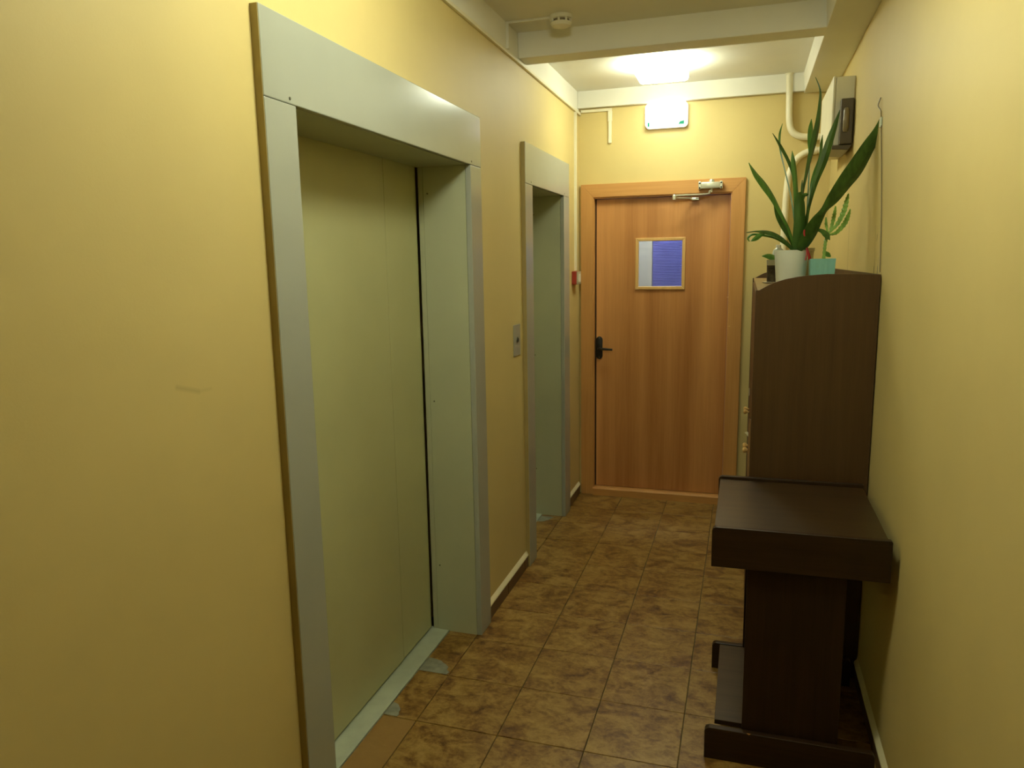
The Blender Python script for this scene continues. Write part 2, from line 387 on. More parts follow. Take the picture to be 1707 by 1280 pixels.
# ------------------------------------------------------------------ wooden door
d = thing('door_1', (0.53, YE, 0), 'cherry veneer door with small square window and closer', 'door', None, 'structure')
YF, YL = YE - 0.022, YE + 0.022           # casing face, leaf face
ox0, ox1, ix0, ix1, oz, iz = 0.016, 1.036, 0.098, 0.957, 2.068, 1.985
obj('door_casing', prism([(ox0, 0), (ix0, 0), (ix0, iz), (ox0, oz)], 1, YF, YE + 0.001), 'casing', d, bevel=0.0015, segs=1)
obj('door_casing', prism([(ox1, 0), (ox1, oz), (ix1, iz), (ix1, 0)], 1, YF, YE + 0.001), 'casing', d, bevel=0.0015, segs=1)
obj('door_casing', prism([(ox0, oz), (ox1, oz), (ix1, iz), (ix0, iz)], 1, YF, YE + 0.001), 'casing_x', d, bevel=0.0015, segs=1)
obj('door_stop', bx(0.085, 0.103, YE - 0.012, YE + 0.10, 0, 1.998), 'casing', d)
obj('door_stop', bx(0.950, 0.966, YE - 0.012, YE + 0.10, 0, 1.998), 'casing', d)
obj('door_stop', bx(0.103, 0.950, YE - 0.012, YE + 0.10, 1.977, 2.01), 'casing_x', d)
obj('threshold', prism([(YE - 0.035, 0.0), (YE + 0.1, 0.0), (YE + 0.1, 0.052), (YE - 0.022, 0.052), (YE - 0.035, 0.044)], 0, 0.098, 0.957), 'casing_x', d)
# leaf with a square opening
wx0, wx1, wz0, wz1 = 0.382, 0.668, 1.408, 1.708
lf = obj('door_leaf', bx(0.112, wx0, YL, YL + 0.04, 0.056, 1.974), 'veneer', d)
bm = bmesh.new(); me = lf.data; bm.from_mesh(me); box(bm, wx1, 0.948, YL, YL + 0.04, 0.056, 1.974); box(bm, wx0, wx1, YL, YL + 0.04, 0.056, wz0); box(bm, wx0, wx1, YL, YL + 0.04, wz1, 1.974); bm.to_mesh(me); bm.free()
m_ = 0.018
def mould(pts, mat='moulding'): obj('moulding_strip', prism(pts, 1, YL - 0.010, YL + 0.006), mat, lf, bevel=0.003)
X0, X1, Z0, Z1 = wx0 - m_ + .003, wx1 + m_ - .003, wz0 - m_ + .003, wz1 + m_ - .003; a = .021
mould([(X0, Z0), (X0, Z1), (X0 + a, Z1 - a), (X0 + a, Z0 + a)]); mould([(X1, Z0), (X1 - a, Z0 + a), (X1 - a, Z1 - a), (X1, Z1)])
mould([(X0, Z0), (X0 + a, Z0 + a), (X1 - a, Z0 + a), (X1, Z0)]); mould([(X0, Z1), (X1, Z1), (X1 - a, Z1 - a), (X0 + a, Z1 - a)])
obj('pane', bx(wx0, wx1, YL + 0.012, YL + 0.016, wz0, wz1), 'glass', lf)
hp = [(0.145 + 0.021 * math.cos(t), 0.985 + s * 0.055 + 0.021 * math.sin(t)) for s, ts in ((1, [k * PI / 6 for k in range(7)]), (-1, [PI + k * PI / 6 for k in range(7)])) for t in ts]
hpl = obj('handle_plate', prism([(x - 0.012, z + .024) for x, z in hp], 1, YL - 0.009, YL + .001), 'black', lf, bevel=0.002, smooth=True)
obj('lever', tube([(0.133, YL - .008, 1.006), (0.133, YL - .040, 1.006), (0.139, YL - .048, 1.006), (0.16, YL - .050, 1.006), (0.228, YL - .048, 1.002)], [.009, .009, .009, .0085, .0075], 10), 'black', hpl, smooth=True)
for z in (0.945, 1.075): obj('screw', tube([(0.133, YL - .0095, z), (0.133, YL - .007, z)], .004, 8), 'screw', hpl)
obj('gap_shade_strip', bx(0.1035, 0.1115, YL + .004, YL + .03, 0.056, 1.976), 'dark', d)  # black strip painted in as the shade between stop and leaf
for cx_, cz_ in ((0.949, 1.345), (0.962, 1.165)): obj('chipped_spot', prism([(cx_ - .007, cz_), (cx_ + .005, cz_ + .004), (cx_ + .006, cz_ - .003)], 1, (YE - .0128 if cx_ < .95 else YF - .0006), YE), 'moulding', d)
# closer: body on the casing, folding arm to the leaf
cl = obj('closer_body', bx(0.772, 0.886, YF - 0.042, YF, 2.008, 2.046), 'silver', d, bevel=0.006, smooth=True)
for xa in (0.757, 0.884):
    obj('end_cap', bx(xa, xa + 0.017, YF - 0.040, YF, 2.004, 2.050), 'silver', cl, bevel=0.004)
    for z in (2.013, 2.040): obj('screw', tube([(xa + .0085, YF - .0405, z), (xa + .0085, YF - .043, z)], .005, 8), 'dark', cl)
obj('spindle_cap', lathe([(.002, 2.064), (.012, 2.062), (.016, 2.055), (.017, 2.044)][::-1], 0.834, YF - .022, 16), 'silver', cl, smooth=True)
obj('spindle', tube([(0.834, YF - .022, 2.010), (0.834, YF - .022, 1.986)], .008, 10), 'silver', cl)
obj('closer_arm', tube(catmull([(0.834, YF - .024, 1.993), (0.822, YF - .03, 1.990), (0.808, YF - .034, 1.975), (0.62, YF - .10, 1.968)], 3), .0055, 8), 'silver', cl, smooth=True)
obj('arm_joint', lathe([(.010, 1.944), (.011, 1.950), (.011, 1.968), (.008, 1.974)], 0.62, YF - .10, 12), 'silver', cl)
obj('closer_arm', tube([(0.62, YF - .10, 1.954), (0.70, YL - .035, 1.957), (0.715, YL - .03, 1.954)], .005, 8), 'silver', cl, smooth=True)
obj('arm_bracket', bx(0.712, 0.760, YL - .030, YL - .001, 1.945, 1.960), 'silver', cl, bevel=0.003)
obj('bracket_slot', bx(0.740, 0.757, YL - .032, YL - .029, 1.953, 1.958), 'dark', cl)

# room seen through the door's pane
struct('wall_room', bx(-1.2, 2.2, 4.6, 4.7, -0.02, 2.75), 'grey', 'grey wall of the room behind the wooden door', 'wall')
rm = bmesh.new(); box(rm, -1.3, -1.2, YE + 0.12, 4.6, 0, 2.75); box(rm, 2.2, 2.3, YE + 0.12, 4.6, 0, 2.75)
box(rm, -1.2, -0.26, YE + 0.1, YE + 0.16, 0, 2.75); box(rm, 1.70, 2.2, YE + 0.1, YE + 0.16, 0, 2.75)
struct('wall_room_sides', rm, 'grey', 'grey side walls of the room behind the wooden door', 'wall')
struct('floor_room', bx(-1.3, 2.3, YE + 0.02, 4.7, -0.10, -0.002), 'grey', 'grey floor of the room behind the wooden door', 'floor')
struct('ceiling_room', bx(-1.3, 2.3, YE + 0.12, 4.7, 2.66, 2.78), 'grey', 'ceiling of the room behind the wooden door', 'ceiling')
bm = bmesh.new(); P = []; z = 0.02
while z < 2.5: P += [(3.70, z), (3.697, z + 0.003), (3.697, z + 0.008), (3.70, z + 0.011)]; z += 0.0115
L_ = [[bm.verts.new((x, y, zz)) for y, zz in P] for x in (0.362, 1.75)]
for i in range(len(P) - 1): bm.faces.new((L_[0][i], L_[0][i + 1], L_[1][i + 1], L_[1][i]))
K = [bm.verts.new(c) for c in ((0.362, 3.73, P[0][1]), (0.362, 3.73, P[-1][1]), (1.75, 3.73, P[-1][1]), (1.75, 3.73, P[0][1]))]
bm.faces.new(K); bm.faces.new([L_[0][0], L_[1][0], K[3], K[0]]); bm.faces.new([L_[0][-1], L_[1][-1], K[2], K[1]])
bm.faces.new(L_[0] + [K[1], K[0]]); bm.faces.new(L_[1] + [K[2], K[3]])
bmesh.ops.recalc_face_normals(bm, faces=bm.faces)
sh = thing('roller_shutter', (1.05, 3.71, 0), 'blue ribbed shutter seen through the door window', 'shutter')
obj('ribbed_sheet', bm, 'blue', sh); obj('bottom_bar', bx(0.362, 1.75, 3.685, 3.735, 0.0, 0.03), 'blue', sh)
struct('wall_room_pier', bx(-0.5, 0.36, 3.66, 3.80, -0.002, 2.66), 'grey', 'pale grey wall beside the blue shutter', 'wall')
rl = thing('added_room_lamp', (0.5, 3.15, 2.66), 'added unseen ceiling lamp lighting the room behind the wooden door', 'lamp')  # unseen lamp, added to brighten the view through the pane
obj('lamp_base', bx(0.36, 0.64, 3.02, 3.28, 2.645, 2.66), 'plastic', rl); obj('diffuser', bx(0.38, 0.62, 3.04, 3.26, 2.60, 2.645), 'added_room_lamp', rl, bevel=0.01)

# ------------------------------------------------------------------ ceiling lamps, detector, exit sign
def lamp(cx, cy, mat, label, dp=.082, h=.115):
    e = thing('ceiling_lamp', (cx, cy, ZC), label, 'lamp')
    obj('lamp_base', bx(cx - .09, cx + .09, cy - .09, cy + .09, ZC - .018, ZC), 'plastic', e, bevel=0.004)
    obj('diffuser', bx(cx - h, cx + h, cy - h, cy + h, ZC - dp, ZC - .018), mat, e, bevel=0.018)
lamp(0.58, 2.14, 'lamp', 'glowing white square lamp on the ceiling above the exit sign', .080, .135)
lamp(0.69, -0.52, 'lamp_near', 'square ceiling lamp over the wide lift door', .175)
sd = thing('smoke_detector', (0.25, 1.19, ZC), 'round white smoke detector on the ceiling before the rib', 'smoke detector')
obj('detector_base', lathe([(.048, ZC), (.050, ZC - .006), (.050, ZC - .016), (.046, ZC - .018)][::-1], 0.25, 1.19), 'plastic', sd, smooth=True)
obj('detector_chamber', lathe([(.036, ZC - .018), (.036, ZC - .030)][::-1], 0.25, 1.19), 'bake2', sd)
obj('detector_cap', lathe([(.046, ZC - .030), (.047, ZC - .034), (.040, ZC - .044), (.012, ZC - .049), (.003, ZC - .049)][::-1], 0.25, 1.19), 'plastic', sd, smooth=True)
for k in range(8):
    a_ = k * PI / 4
    obj('vent_bar', bx(0.25 + .042 * math.cos(a_) - .004, 0.25 + .042 * math.cos(a_) + .004, 1.19 + .042 * math.sin(a_) - .004, 1.19 + .042 * math.sin(a_) + .004, ZC - .031, ZC - .017), 'plastic', sd)
dc = thing('detector_cable_duct', (0.0, 1.19, 2.52), 'thin white cable duct running to the smoke detector', 'cable duct')
obj('ceiling_run', bx(0.012, 0.202, 1.183, 1.196, ZC - .010, ZC), 'plastic', dc, bevel=.0015); obj('wall_run', bx(-0.002, 0.012, 1.183, 1.196, 2.526, ZC), 'plastic', dc, bevel=.0015)
cd = thing('cable_duct', (0.0, 0, 2.51), 'long cream cable duct along the top of the lift wall', 'cable duct')
obj('duct_run', bx(0, 0.014, YB, 2.55, 2.500, 2.514), 'pipe', cd, bevel=.002); obj('duct_run', bx(0, 0.014, 2.55, YE - .0005, 2.498, 2.516), 'pipe', cd, bevel=.002)
ad = thing('alarm_cable_duct', (0.0, 2.565, 1.52), 'vertical cream cable duct above the red alarm', 'cable duct')
obj('duct_base', bx(0, 0.006, 2.552, 2.578, 1.522, 2.4975), 'pipe', ad); obj('duct_cover', bx(0.006, 0.014, 2.554, 2.576, 1.522, 2.4975), 'pipe', ad, bevel=.002)
sdct = thing('sign_cable_duct', (0.1, YE, 2.5), 'bent cream cable duct beside the exit sign', 'cable duct')
obj('duct_run', bx(0.0145, 0.213, YE - .014, YE, 2.513, 2.530), 'pipe', sdct, bevel=.002); obj('duct_run', bx(0.192, 0.212, YE - .014, YE, 2.318, 2.5125), 'pipe', sdct, bevel=.002)
obj('duct_joint', bx(0.189, 0.215, YE - .017, YE, 2.45, 2.5128), 'pipe', sdct, bevel=.002)

# exit sign with rounded corners
def rrect(x0, x1, z0, z1, r, n=5):
    out = []
    for cx, cz, a0 in ((x1 - r, z1 - r, 0), (x0 + r, z1 - r, PI / 2), (x0 + r, z0 + r, PI), (x1 - r, z0 + r, 1.5 * PI)):
        out += [(cx + r * math.cos(a0 + PI / 2 * k / n), cz + r * math.sin(a0 + PI / 2 * k / n)) for k in range(n + 1)]
    return out
es = thing('exit_sign', (0.55, YE, 2.38), 'glowing white exit sign with green print over the wooden door', 'exit sign')
obj('housing', prism(rrect(.425, .685, 2.383, 2.533, .026), 1, YE - .012, YE), 'plastic', es, bevel=.003)
sf = obj('lit_face', prism(rrect(.428, .682, 2.386, 2.530, .024), 1, YE - .058, YE - .012), 'sign', es, bevel=.004, segs=2)
obj('green_bar', prism([(.445, 2.392), (.455, 2.392), (.455, 2.416), (.445, 2.416)], 1, YE - .0592, YE - .058), 'green', sf)
obj('green_block', prism([(.628, 2.396), (.664, 2.396), (.664, 2.428), (.659, 2.416), (.641, 2.414), (.634, 2.405)], 1, YE - .0592, YE - .058), 'green', sf)

# red manual call point
fa = thing('fire_alarm', (0, 2.52, 1.43), 'small red fire alarm call point between lift casing and wooden door', 'fire alarm')
obj('red_body', bx(0, .030, 2.478, 2.575, 1.436, 1.520), 'red', fa, bevel=.004)
fp = obj('front_plate', bx(.030, .040, 2.480, 2.573, 1.438, 1.518), 'pot_beige', fa, bevel=.003)
obj('white_window', bx(.040, .0425, 2.497, 2.556, 1.452, 1.504), 'plastic', fp)
# lift call button
cb = thing('call_button_plate', (0, 1.27, 1.2), 'small grey lift call plate on the wall between the lift doors', 'call button')
pl = obj('plate', bx(0, .004, 1.216, 1.322, 1.135, 1.287), 'frame', cb, bevel=.0015); obj('button_ring', tube([(.004, 1.269, 1.212), (.008, 1.269, 1.212)], .014, 14), 'screw', cb); obj('button', tube([(.006, 1.269, 1.212), (.0095, 1.269, 1.212)], .010, 14), 'dark', cb)

# ------------------------------------------------------------------ electrical box and pipes
eb = thing('electrical_box', (XR, 2.0, 2.09), 'white metal electrical box high on the wall above the plants', 'electrical box')
obj('box_body', bx(1.425, XR, 1.742, 2.31, 2.10, 2.407), 'box', eb, bevel=.004)
obj('box_door', bx(1.412, 1.424, 1.738, 2.314, 2.096, 2.411), 'box', eb, bevel=.005)
br = obj('breaker', bx(1.446, 1.503, 1.700, 1.742, 2.098, 2.302), 'bake', eb, bevel=.006)
obj('breaker_lever', tube([(1.470, 1.700, 2.155), (1.470, 1.694, 2.165), (1.470, 1.694, 2.245), (1.470, 1.700, 2.255)], [.010, .013, .013, .010], 10), 'bake2', br, smooth=True)
obj('breaker_foot', prism([(1.416, 2.078), (1.488, 2.072), (1.503, 2.0955), (1.416, 2.0955)], 1, 1.700, 1.98), 'bake', br, bevel=.003)
p1 = thing('pipe', (1.262, 2.665, ZC), 'cream pipe from the ceiling bending towards the electrical box', 'pipe')
yp = YE - .030
obj('pipe_run', tube(catmull([(1.258, yp, ZC + .0), (1.262, yp, 2.50), (1.267, yp, 2.38), (1.285, yp, 2.315), (1.33, yp, 2.285), (1.40, yp, 2.277), (1.450, yp - .005, 2.275), (1.477, yp - .03, 2.275), (1.48, yp - .09, 2.275), (1.48, 2.316, 2.275)], 5), .019, 14), 'pipe', p1, smooth=True)
obj('pipe_collar', lathe([(.022, ZC - .006), (.026, ZC)], 1.258, yp, 14), 'pipe', p1)
p2 = thing('pipe', (1.262, 2.665, 0), 'cream pipe rising from the floor behind the cabinet to the electrical box', 'pipe')
obj('pipe_run', tube(catmull([(1.262, yp, 0), (1.262, yp, 1.0), (1.263, yp, 1.7), (1.270, yp, 2.00), (1.288, yp, 2.10), (1.325, yp, 2.165), (1.38, yp, 2.195), (1.43, yp - .003, 2.200), (1.470, yp - .02, 2.200), (1.48, yp - .07, 2.200), (1.48, 2.316, 2.200)], 5), .019, 14), 'pipe', p2, smooth=True)
obj('pipe_coupling', tube([(1.40, yp, 2.198), (1.425, yp - .002, 2.200)], .023, 14), 'pipe', p2, smooth=True)

# ------------------------------------------------------------------ cabinet
CX0, CX1, CY0, CY1 = 1.092, 1.503, 0.700, 2.42
cb_ = thing('cabinet', (1.30, 1.5, 0), 'long dark brown cabinet with curved side panels holding potted plants', 'cabinet')
curve = [(1.104, 1.470), (1.128, 1.484), (1.153, 1.497), (1.193, 1.509), (1.233, 1.517), (1.273, 1.522), (1.332, 1.526), (1.42, 1.525), (CX1, 1.523)]
side = [(CX0, 0.0), (CX0, 1.470)] + curve + [(CX1, 0.0)]
for y in (CY0, CY1 - .018): obj('side_panel', prism(side, 1, y, y + .018), 'cab', cb_)
obj('back_panel', bx(CX1 - .012, CX1, CY0 + .018, CY1 - .018, 0.03, 1.523), 'cab', cb_)
obj('top_board', bx(CX0 + .006, CX1 - .012, CY0 + .018, CY1 - .018, 1.452, 1.470), 'cab_top', cb_, bevel=.001)
obj('bottom_board', bx(CX0 + .03, CX1 - .012, CY0 + .018, CY1 - .018, 0.06, 0.078), 'cab', cb_)
obj('plinth', bx(CX0 + .03, CX0 + .046, CY0 + .018, CY1 - .018, 0.0, 0.06), 'cab', cb_)
ys = [CY0 + .020 + k * (CY1 - CY0 - .04) / 4 for k in range(5)]
for k in range(4):
    dr = obj('cabinet_door', bx(CX0 + .002, CX0 + .018, ys[k] + .0015, ys[k + 1] - .0015, 0.082, 1.448), 'cab', cb_, bevel=.001)
    yk = ys[k + 1] - .04 if k % 2 == 0 else ys[k] + .04
    o = obj('knob', lathe([(.004, 0), (.005, .008), (.012, .016), (.013, .022), (.008, .028), (.001, .029)], 0, 0, 14), 'moulding', dr, smooth=True)
    o.matrix_parent_inverse = Matrix(); o.matrix_local = Matrix.Translation((CX0 + .002, yk, 0.77)) @ Matrix.Rotation(-PI / 2, 4, 'Y')
    obj('keyhole_plate', bx(CX0 - .002, CX0 + .002, yk - .008, yk + .008, 0.86, 0.885), 'silver', dr)
obj('loose_edge_strip', prism([(1.0915, .70), (1.0915, .985), (1.084, .99), (1.083, .85), (1.086, .70)], 1, CY0 + .001, CY0 + .017), 'chip', cb_)
obj('peeling_tape', prism([(1.070, .936), (1.078, .930), (1.0915, .905), (1.0915, .928), (1.080, .940)], 1, CY0 + .004, CY0 + .006), 'saucer', cb_)

# ------------------------------------------------------------------ side table
tb = thing('side_table', (1.23, .365, 0), 'dark walnut side table with panel legs and floor rails', 'table')
TX0, TX1, TY0, TY1 = 0.983, 1.483, 0.078, 0.655
def endboard(y0, y1):
    r = .012
    return prism([(TX0, .652), (TX0, .780 - r), (TX0 + r * .3, .780 - r * .3), (TX0 + r, .780), (TX1 - .004, .782), (TX1, .778), (TX1, .655)], 1, y0, y1)
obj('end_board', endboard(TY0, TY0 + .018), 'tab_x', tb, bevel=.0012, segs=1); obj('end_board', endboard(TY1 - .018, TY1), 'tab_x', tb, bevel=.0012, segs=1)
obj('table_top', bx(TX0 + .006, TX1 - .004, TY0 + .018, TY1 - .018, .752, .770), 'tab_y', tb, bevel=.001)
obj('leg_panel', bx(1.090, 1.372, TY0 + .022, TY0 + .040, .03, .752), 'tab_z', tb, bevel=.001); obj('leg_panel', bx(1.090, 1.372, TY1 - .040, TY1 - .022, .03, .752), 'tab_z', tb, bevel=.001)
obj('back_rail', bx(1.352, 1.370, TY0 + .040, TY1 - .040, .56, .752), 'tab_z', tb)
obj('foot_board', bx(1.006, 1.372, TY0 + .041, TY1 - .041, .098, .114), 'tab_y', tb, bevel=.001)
def rail(y0, y1):
    x0, x1, z1, r = .977, 1.475, .108, .014
    return prism([(x0, 0), (x0, z1 - r), (x0 + r * .3, z1 - r * .3), (x0 + r, z1), (x1 - r, z1), (x1 - r * .3, z1 - r * .3), (x1, z1 - r), (x1, 0)], 1, y0, y1)
rl1 = obj('floor_rail', rail(TY0, TY0 + .0215), 'tab_x', tb, bevel=.0012, segs=1); obj('floor_rail', rail(TY1 - .0215, TY1), 'tab_x', tb, bevel=.0012, segs=1)
obj('chipped_spot', prism([(1.106, .109), (1.118, .109), (1.113, .104)], 1, TY0 - .0006, TY0 + .001), 'casing', rl1)

# ------------------------------------------------------------------ plants on the cabinet
def leaf(rows, parent, mat, roll=0.25, fold=0.18, name='leaf', n=5):
    """rows: (photo px, photo py, width px, depth y). A blade with real width, fold and thickness"""
    R = catmull(rows, n); P = []; W = []
    for px, py, wd, y in R:
        c = at(px, py, y); P.append(c); W.append(max(wd, .5) * (c - CAM).dot(FW) / FPX)
    bm = bmesh.new(); rings = []
    for i, c in enumerate(P):
        t = (P[min(i + 1, len(P) - 1)] - P[max(i - 1, 0)]).normalized()
        s = t.cross(FW).normalized(); nn = s.cross(t).normalized()
        s2 = s * math.cos(roll) + nn * math.sin(roll); n2 = s2.cross(t).normalized()
        h = W[i] / 2 / math.cos(roll); th = .0016
        ring = [c - s2 * h + n2 * h * fold, c + n2 * th - n2 * h * fold * .4, c + s2 * h + n2 * h * fold, c - n2 * th * 1.6 - n2 * h * fold * .4]
        rings.append([bm.verts.new(v) for v in ring])
    for a, b in zip(rings, rings[1:]):
        for k in range(4): bm.faces.new((a[k], a[(k + 1) % 4], b[(k + 1) % 4], b[k]))
    bm.faces.new(rings[0][::-1]); bm.faces.new(rings[-1])
    bmesh.ops.recalc_face_normals(bm, faces=bm.faces)
    return obj(name, bm, mat, parent, smooth=True)
def Z(rows, y0, y1):
    """crop coordinates of the plant study -> photo pixels, depth running from y0 (tip) to y1 (base)"""
    n = len(rows); return [(1180 + x / 3.2, 100 + y / 3.2, w_ / 3.2, y0 + (y1 - y0) * k / (n - 1)) for k, (x, y, w_) in enumerate(rows)]
YP = 1.25; ZT = 1.470
def center(px, py, y): return at(px, py, y)
c = at(1318.5, 440, YP); wx = c.x
top = at(1318, 417, YP).z; rad = 27 * (c - CAM).dot(FW) / FPX
sp = thing('snake_plant', (wx, YP, ZT), 'tall dark green snake plant in a pale pot with red ribbon', 'potted plant')
obj('pot', lathe([(rad * .80, ZT), (rad * .84, ZT + .004), (rad, top), (rad * .94, top), (rad * .93, top - .02), (.005, top - .022)], wx, YP, 36), 'pot_white', sp, smooth=True)
obj('soil', lathe([(rad * .90, top - .026), (rad * .90, top - .012), (.004, top - .009)], wx, YP, 24), 'soil', sp)
YBs = YP
LV = [
 ([(218, 548, 4), (255, 610, 30), (300, 668, 42), (345, 735, 34), (395, 830, 22), (430, 900, 20), (458, 985, 18), (465, 1015, 16)], 1.12, YBs, 'leaf2', .3),
 ([(352, 760, 4), (372, 820, 30), (398, 880, 30), (440, 960, 16), (460, 1015, 12)], 1.18, YBs + .02, 'leaf', .2),
 ([(345, 390, 2), (385, 455, 14), (430, 540, 16), (460, 620, 20), (470, 720, 24), (475, 850, 28), (478, 1015, 26)], 1.30, YBs + .01, 'leaf', -.3),
 ([(398, 340, 2), (384, 400, 14), (387, 480, 11), (412, 590, 8), (442, 720, 9), (462, 850, 11), (476, 1015, 10)], 1.36, YBs + .03, 'leaf2', .3),
 ([(450, 485, 3), (456, 540, 26), (464, 620, 30), (470, 700, 26), (476, 800, 24), (482, 1015, 20)], 1.22, YBs - .01, 'leaf2', .15),
 ([(573, 92, 2), (600, 160, 12), (598, 240, 20), (588, 330, 30), (568, 430, 36), (543, 530, 26), (524, 620, 18), (507, 710, 16), (500, 850, 22), (497, 1015, 20)], 1.22, YBs, 'leaf', .3),
 ([(553, 315, 3), (550, 370, 30), (547, 440, 30), (544, 500, 14), (540, 600, 9), (535, 720, 10), (528, 850, 12), (510, 1015, 12)], 1.38, YBs + .03, 'leaf2', .2),
 ([(705, 265, 3), (681, 340, 22), (650, 430, 36), (615, 540, 40), (575, 650, 26), (545, 760, 15), (527, 850, 16), (508, 1015, 16)], 1.20, YBs - .01, 'leaf', -.3),
 ([(612, 400, 2), (607, 450, 18), (600, 520, 18), (580, 600, 36), (557, 660, 22), (545, 740, 12), (530, 860, 12), (505, 1015, 12)], 1.34, YBs + .02, 'leaf2', .2),
 ([(932, 285, 5), (905, 380, 54), (850, 480, 84), (790, 580, 98), (730, 660, 88), (670, 742, 70), (622, 800, 40), (585, 855, 66), (545, 930, 84), (505, 1005, 60), (492, 1025, 46)], 0.975, YBs - .04, 'leaf', .35),
 ([(485, 705, 20), (490, 760, 50), (490, 860, 58), (485, 950, 60), (480, 1015, 56)], 1.19, YBs - .03, 'leaf', -.2),
 ([(503, 640, 3), (503, 680, 14), (502, 740, 16), (500, 860, 18), (495, 1015, 16)], 1.22, YBs - .02, 'leaf', .3),
 ([(536, 715, 6), (518, 722, 24), (508, 745, 18), (505, 800, 14), (500, 1015, 12)], 1.17, YBs - .02, 'leaf', .3),
 ([(205, 921, 4), (255, 914, 9), (320, 920, 24), (370, 938, 24), (415, 968, 18), (450, 1005, 16), (465, 1020, 14)], 1.16, YBs - .03, 'leaf', .3),
 ([(222, 968, 4), (214, 950, 10), (240, 930, 12), (300, 935, 14), (360, 950, 12), (420, 985, 14), (455, 1018, 12)], 1.20, YBs, 'leaf2', .3),
 ([(228, 966, 4), (255, 952, 24), (285, 930, 22), (310, 920, 8)], 1.17, 1.18, 'leaf2', .2),
 ([(650, 960, 4), (632, 932, 30), (605, 910, 20), (575, 912, 14), (545, 950, 14), (515, 1015, 14)], 1.12, YBs - .02, 'leaf', .3)]
for rows, y0, y1, mat, rr in LV: leaf(Z(rows, y0, y1), sp, mat, rr)
rb = [(525, 995, 10), (528, 1030, 8), (521, 1068, 9)]; yr = YP - rad * 1.02 - .004
rbn = leaf([(x, y, w_, d_) for (x, y, w_, _), d_ in zip(Z(rb, 1, 1), (YP - rad * .75, YP - rad * .80, YP - rad * .84))], sp, 'ribbon', .2, .05, 'ribbon')
leaf([(x, y, w_, d_) for (x, y, w_, _), d_ in zip(Z([(527, 998, 12), (538, 1035, 16), (545, 1065, 20)], 1, 1), (YP - rad * .72, YP - rad * .74, YP - rad * .76))], sp, 'ribbon', .2, .05, 'ribbon')
leaf([(x, y, w_, d_) for (x, y, w_, _), d_ in zip(Z([(516, 905, 10), (514, 925, 12), (517, 940, 8)], 1, 1), (1.14, 1.14, 1.14))], sp, 'ribbon', .2, .05, 'ribbon')

# beige pot half hidden behind
yb = 1.43; c = at(1336, 440, yb); rb_ = 19 * (c - CAM).dot(FW) / FPX; tz = at(1340, 414, yb).z
bp = thing('empty_pot', (c.x, yb, ZT), 'beige pot half hidden behind the snake plant pot', 'pot')
obj('pot_wall', lathe([(rb_ * .76, ZT), (rb_, tz), (rb_ * .92, tz), (rb_ * .9, tz - .03), (.004, tz - .032)], c.x, yb, 30), 'pot_beige', bp, smooth=True)
obj('pot_rim', lathe([(rb_ * 1.0, tz - .014), (rb_ * 1.04, tz - .013), (rb_ * 1.04, tz + .001), (rb_ * .93, tz + .001), (rb_ * .93, tz - .014)], c.x, yb, 30), 'pot_beige', bp, smooth=True)

# turquoise square pot with the cactus
yc = 1.18; c = at(1370, 440, yc); hw = 19.5 * (c - CAM).dot(FW) / FPX; tz = at(1370, 431, yc).z
cp = thing('cactus', (c.x, yc, ZT), 'light green branching cactus in a square turquoise pot', 'potted plant')
bm = bmesh.new()
def sq(h, z, n=9):
    out = []
    for s in range(4):
        for k in range(n):
            t = -1 + 2 * k / n; rr = 1 - .022 * (k % 2)
            q = [(1, t), (-t, 1), (-1, -t), (t, -1)][s]; out.append(bm.verts.new((c.x + q[0] * h * rr, yc + q[1] * h * rr, z)))
    return out
rings = [sq(hw * .88, ZT), sq(hw * .93, ZT + .03), sq(hw, tz), sq(hw * .93, tz), sq(hw * .90, tz - .014)]
for a, b in zip(rings, rings[1:]):
    for k in range(36): bm.faces.new((a[k], a[(k + 1) % 36], b[(k + 1) % 36], b[k]))
bm.faces.new(rings[0][::-1]); bm.faces.new(rings[-1]); bmesh.ops.recalc_face_normals(bm, faces=bm.faces)
obj('pot', bm, 'pot_blue', cp)
obj('soil', lathe([(hw * .6, tz - .013), (hw * .5, tz - .009), (.004, tz - .006)], c.x, yc, 20), 'soil', cp)
def cact(rows, y0, y1, name='branch', mat='cactus'):
    """three-ribbed column with notched, toothed ribs"""
    R = catmull(Z(rows, y0, y1), 8); P = []; W = []
    for px, py, wd, y in R:
        q = at(px, py, y); P.append(q); W.append(wd * (q - CAM).dot(FW) / FPX / 2)
    bm = bmesh.new(); rings = []
    for i, q in enumerate(P):
        t = (P[min(i + 1, len(P) - 1)] - P[max(i - 1, 0)]).normalized(); s = t.cross(FW).normalized(); nn = s.cross(t).normalized()
        ring = []
        for k in range(6):
            a_ = PI * k / 3 + .15; rr = W[i] * ((1.12 if i % 3 == 0 else .86) if k % 2 == 0 else .42)
            ring.append(bm.verts.new(q + (s * math.cos(a_) + nn * math.sin(a_)) * max(rr, .0008)))
        rings.append(ring)
    for a, b in zip(rings, rings[1:]):
        for k in range(6): bm.faces.new((a[k], a[(k + 1) % 6], b[(k + 1) % 6], b[k]))
    bm.faces.new(rings[0][::-1]); bm.faces.new(rings[-1]); bmesh.ops.recalc_face_normals(bm, faces=bm.faces)
    return obj(name, bm, mat, cp)
cact([(618, 1070, 20), (624, 1010, 20), (632, 960, 22), (650, 915, 20)], yc - .01, yc - .01, 'stem')
cact([(645, 925, 16), (690, 880, 26), (725, 815, 32), (742, 755, 28), (750, 712, 8)], yc - .01, 1.14)
cact([(650, 932, 14), (690, 920, 26), (730, 875, 32), (750, 830, 24), (760, 795, 7)], yc - .01, 1.10)
cact([(652, 918, 14), (668, 865, 24), (677, 820, 22), (682, 780, 8)], yc - .01, 1.22)
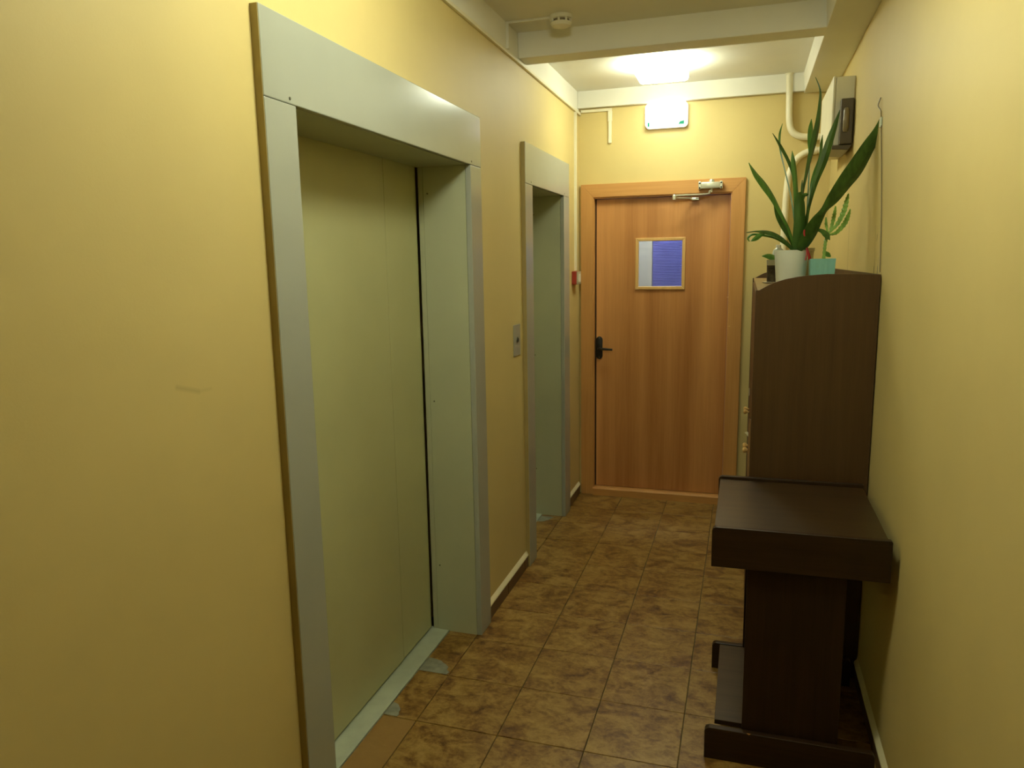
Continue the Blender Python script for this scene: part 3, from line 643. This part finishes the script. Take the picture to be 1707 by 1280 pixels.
cact([(640, 920, 10), (632, 880, 18), (630, 840, 7)], yc - .01, 1.24)
leaf(Z([(655, 1050, 6), (638, 1036, 26), (622, 1020, 8)], yc - .02, yc - .01), cp, 'leaf2', .2)

# cup with a seedling on a saucer, milky bottle behind
yu = 1.48; c = at(1287.5, 450, yu); ru = 9.8 * (c - CAM).dot(FW) / FPX; tz = at(1286, 433, yu).z
cu = thing('seedling_cup', (c.x, yu, ZT + .006), 'small cup of dark soil with one leaf beside the snake plant', 'potted plant')
zb = ZT + .0065
obj('cup_base', lathe([(ru * .86, zb), (ru * .93, tz - .025)], c.x, yu, 22), 'soil', cu, smooth=True)
obj('cup_rim', lathe([(ru * .95, tz - .0248), (ru * 1.0, tz), (ru * .95, tz), (ru * .90, tz - .024)], c.x, yu, 22), 'clear', cu, smooth=True)
leaf(Z([(288, 1046, 3), (318, 1046, 26), (345, 1052, 32), (372, 1060, 16), (390, 1075, 6)], yu - .03, yu), cu, 'leaf2', .2)
sa = thing('saucer', (c.x + .01, yu, ZT), 'thin pale saucer under the seedling cup', 'saucer')
obj('saucer_dish', lathe([(.036, ZT), (.048, ZT + .0045), (.050, ZT + .006), (.046, ZT + .006)], c.x + .004, yu, 24), 'saucer', sa)
ybt = 1.62; c = at(1297, 430, ybt); rbt = 10 * (c - CAM).dot(FW) / FPX; tz = at(1297, 413, ybt).z
bt = thing('milky_bottle', (c.x, ybt, ZT), 'milky plastic bottle behind the seedling cup', 'bottle')
obj('bottle_body', lathe([(rbt * .9, ZT), (rbt, ZT + .01), (rbt, tz - .035), (rbt * .85, tz - .012), (rbt * .4, tz)], c.x, ybt, 22), 'bottle', bt, smooth=True)
obj('bottle_cap', lathe([(rbt * .42, tz), (rbt * .42, tz + .012), (rbt * .38, tz + .014)], c.x, ybt, 16), 'plastic', bt)

# thin cord hanging down the wall to the cabinet
hc = thing('wall_cord', (XR, .80, 1.53), 'thin grey cord hanging on the wall down to the cabinet edge', 'cord')
obj('cord', tube(catmull([(XR - .004, .945, 2.155), (XR - .010, .955, 2.13), (XR - .004, .925, 2.105), (XR - .004, .912, 2.08), (XR - .003, .84, 1.9), (XR - .003, .77, 1.7), (XR - .003, .735, 1.53)], 6), .0022, 6), 'bake2', hc)
obj('tape', bx(XR - .007, XR - .0005, .898, .920, 2.045, 2.08), 'sill', hc, bevel=.001)
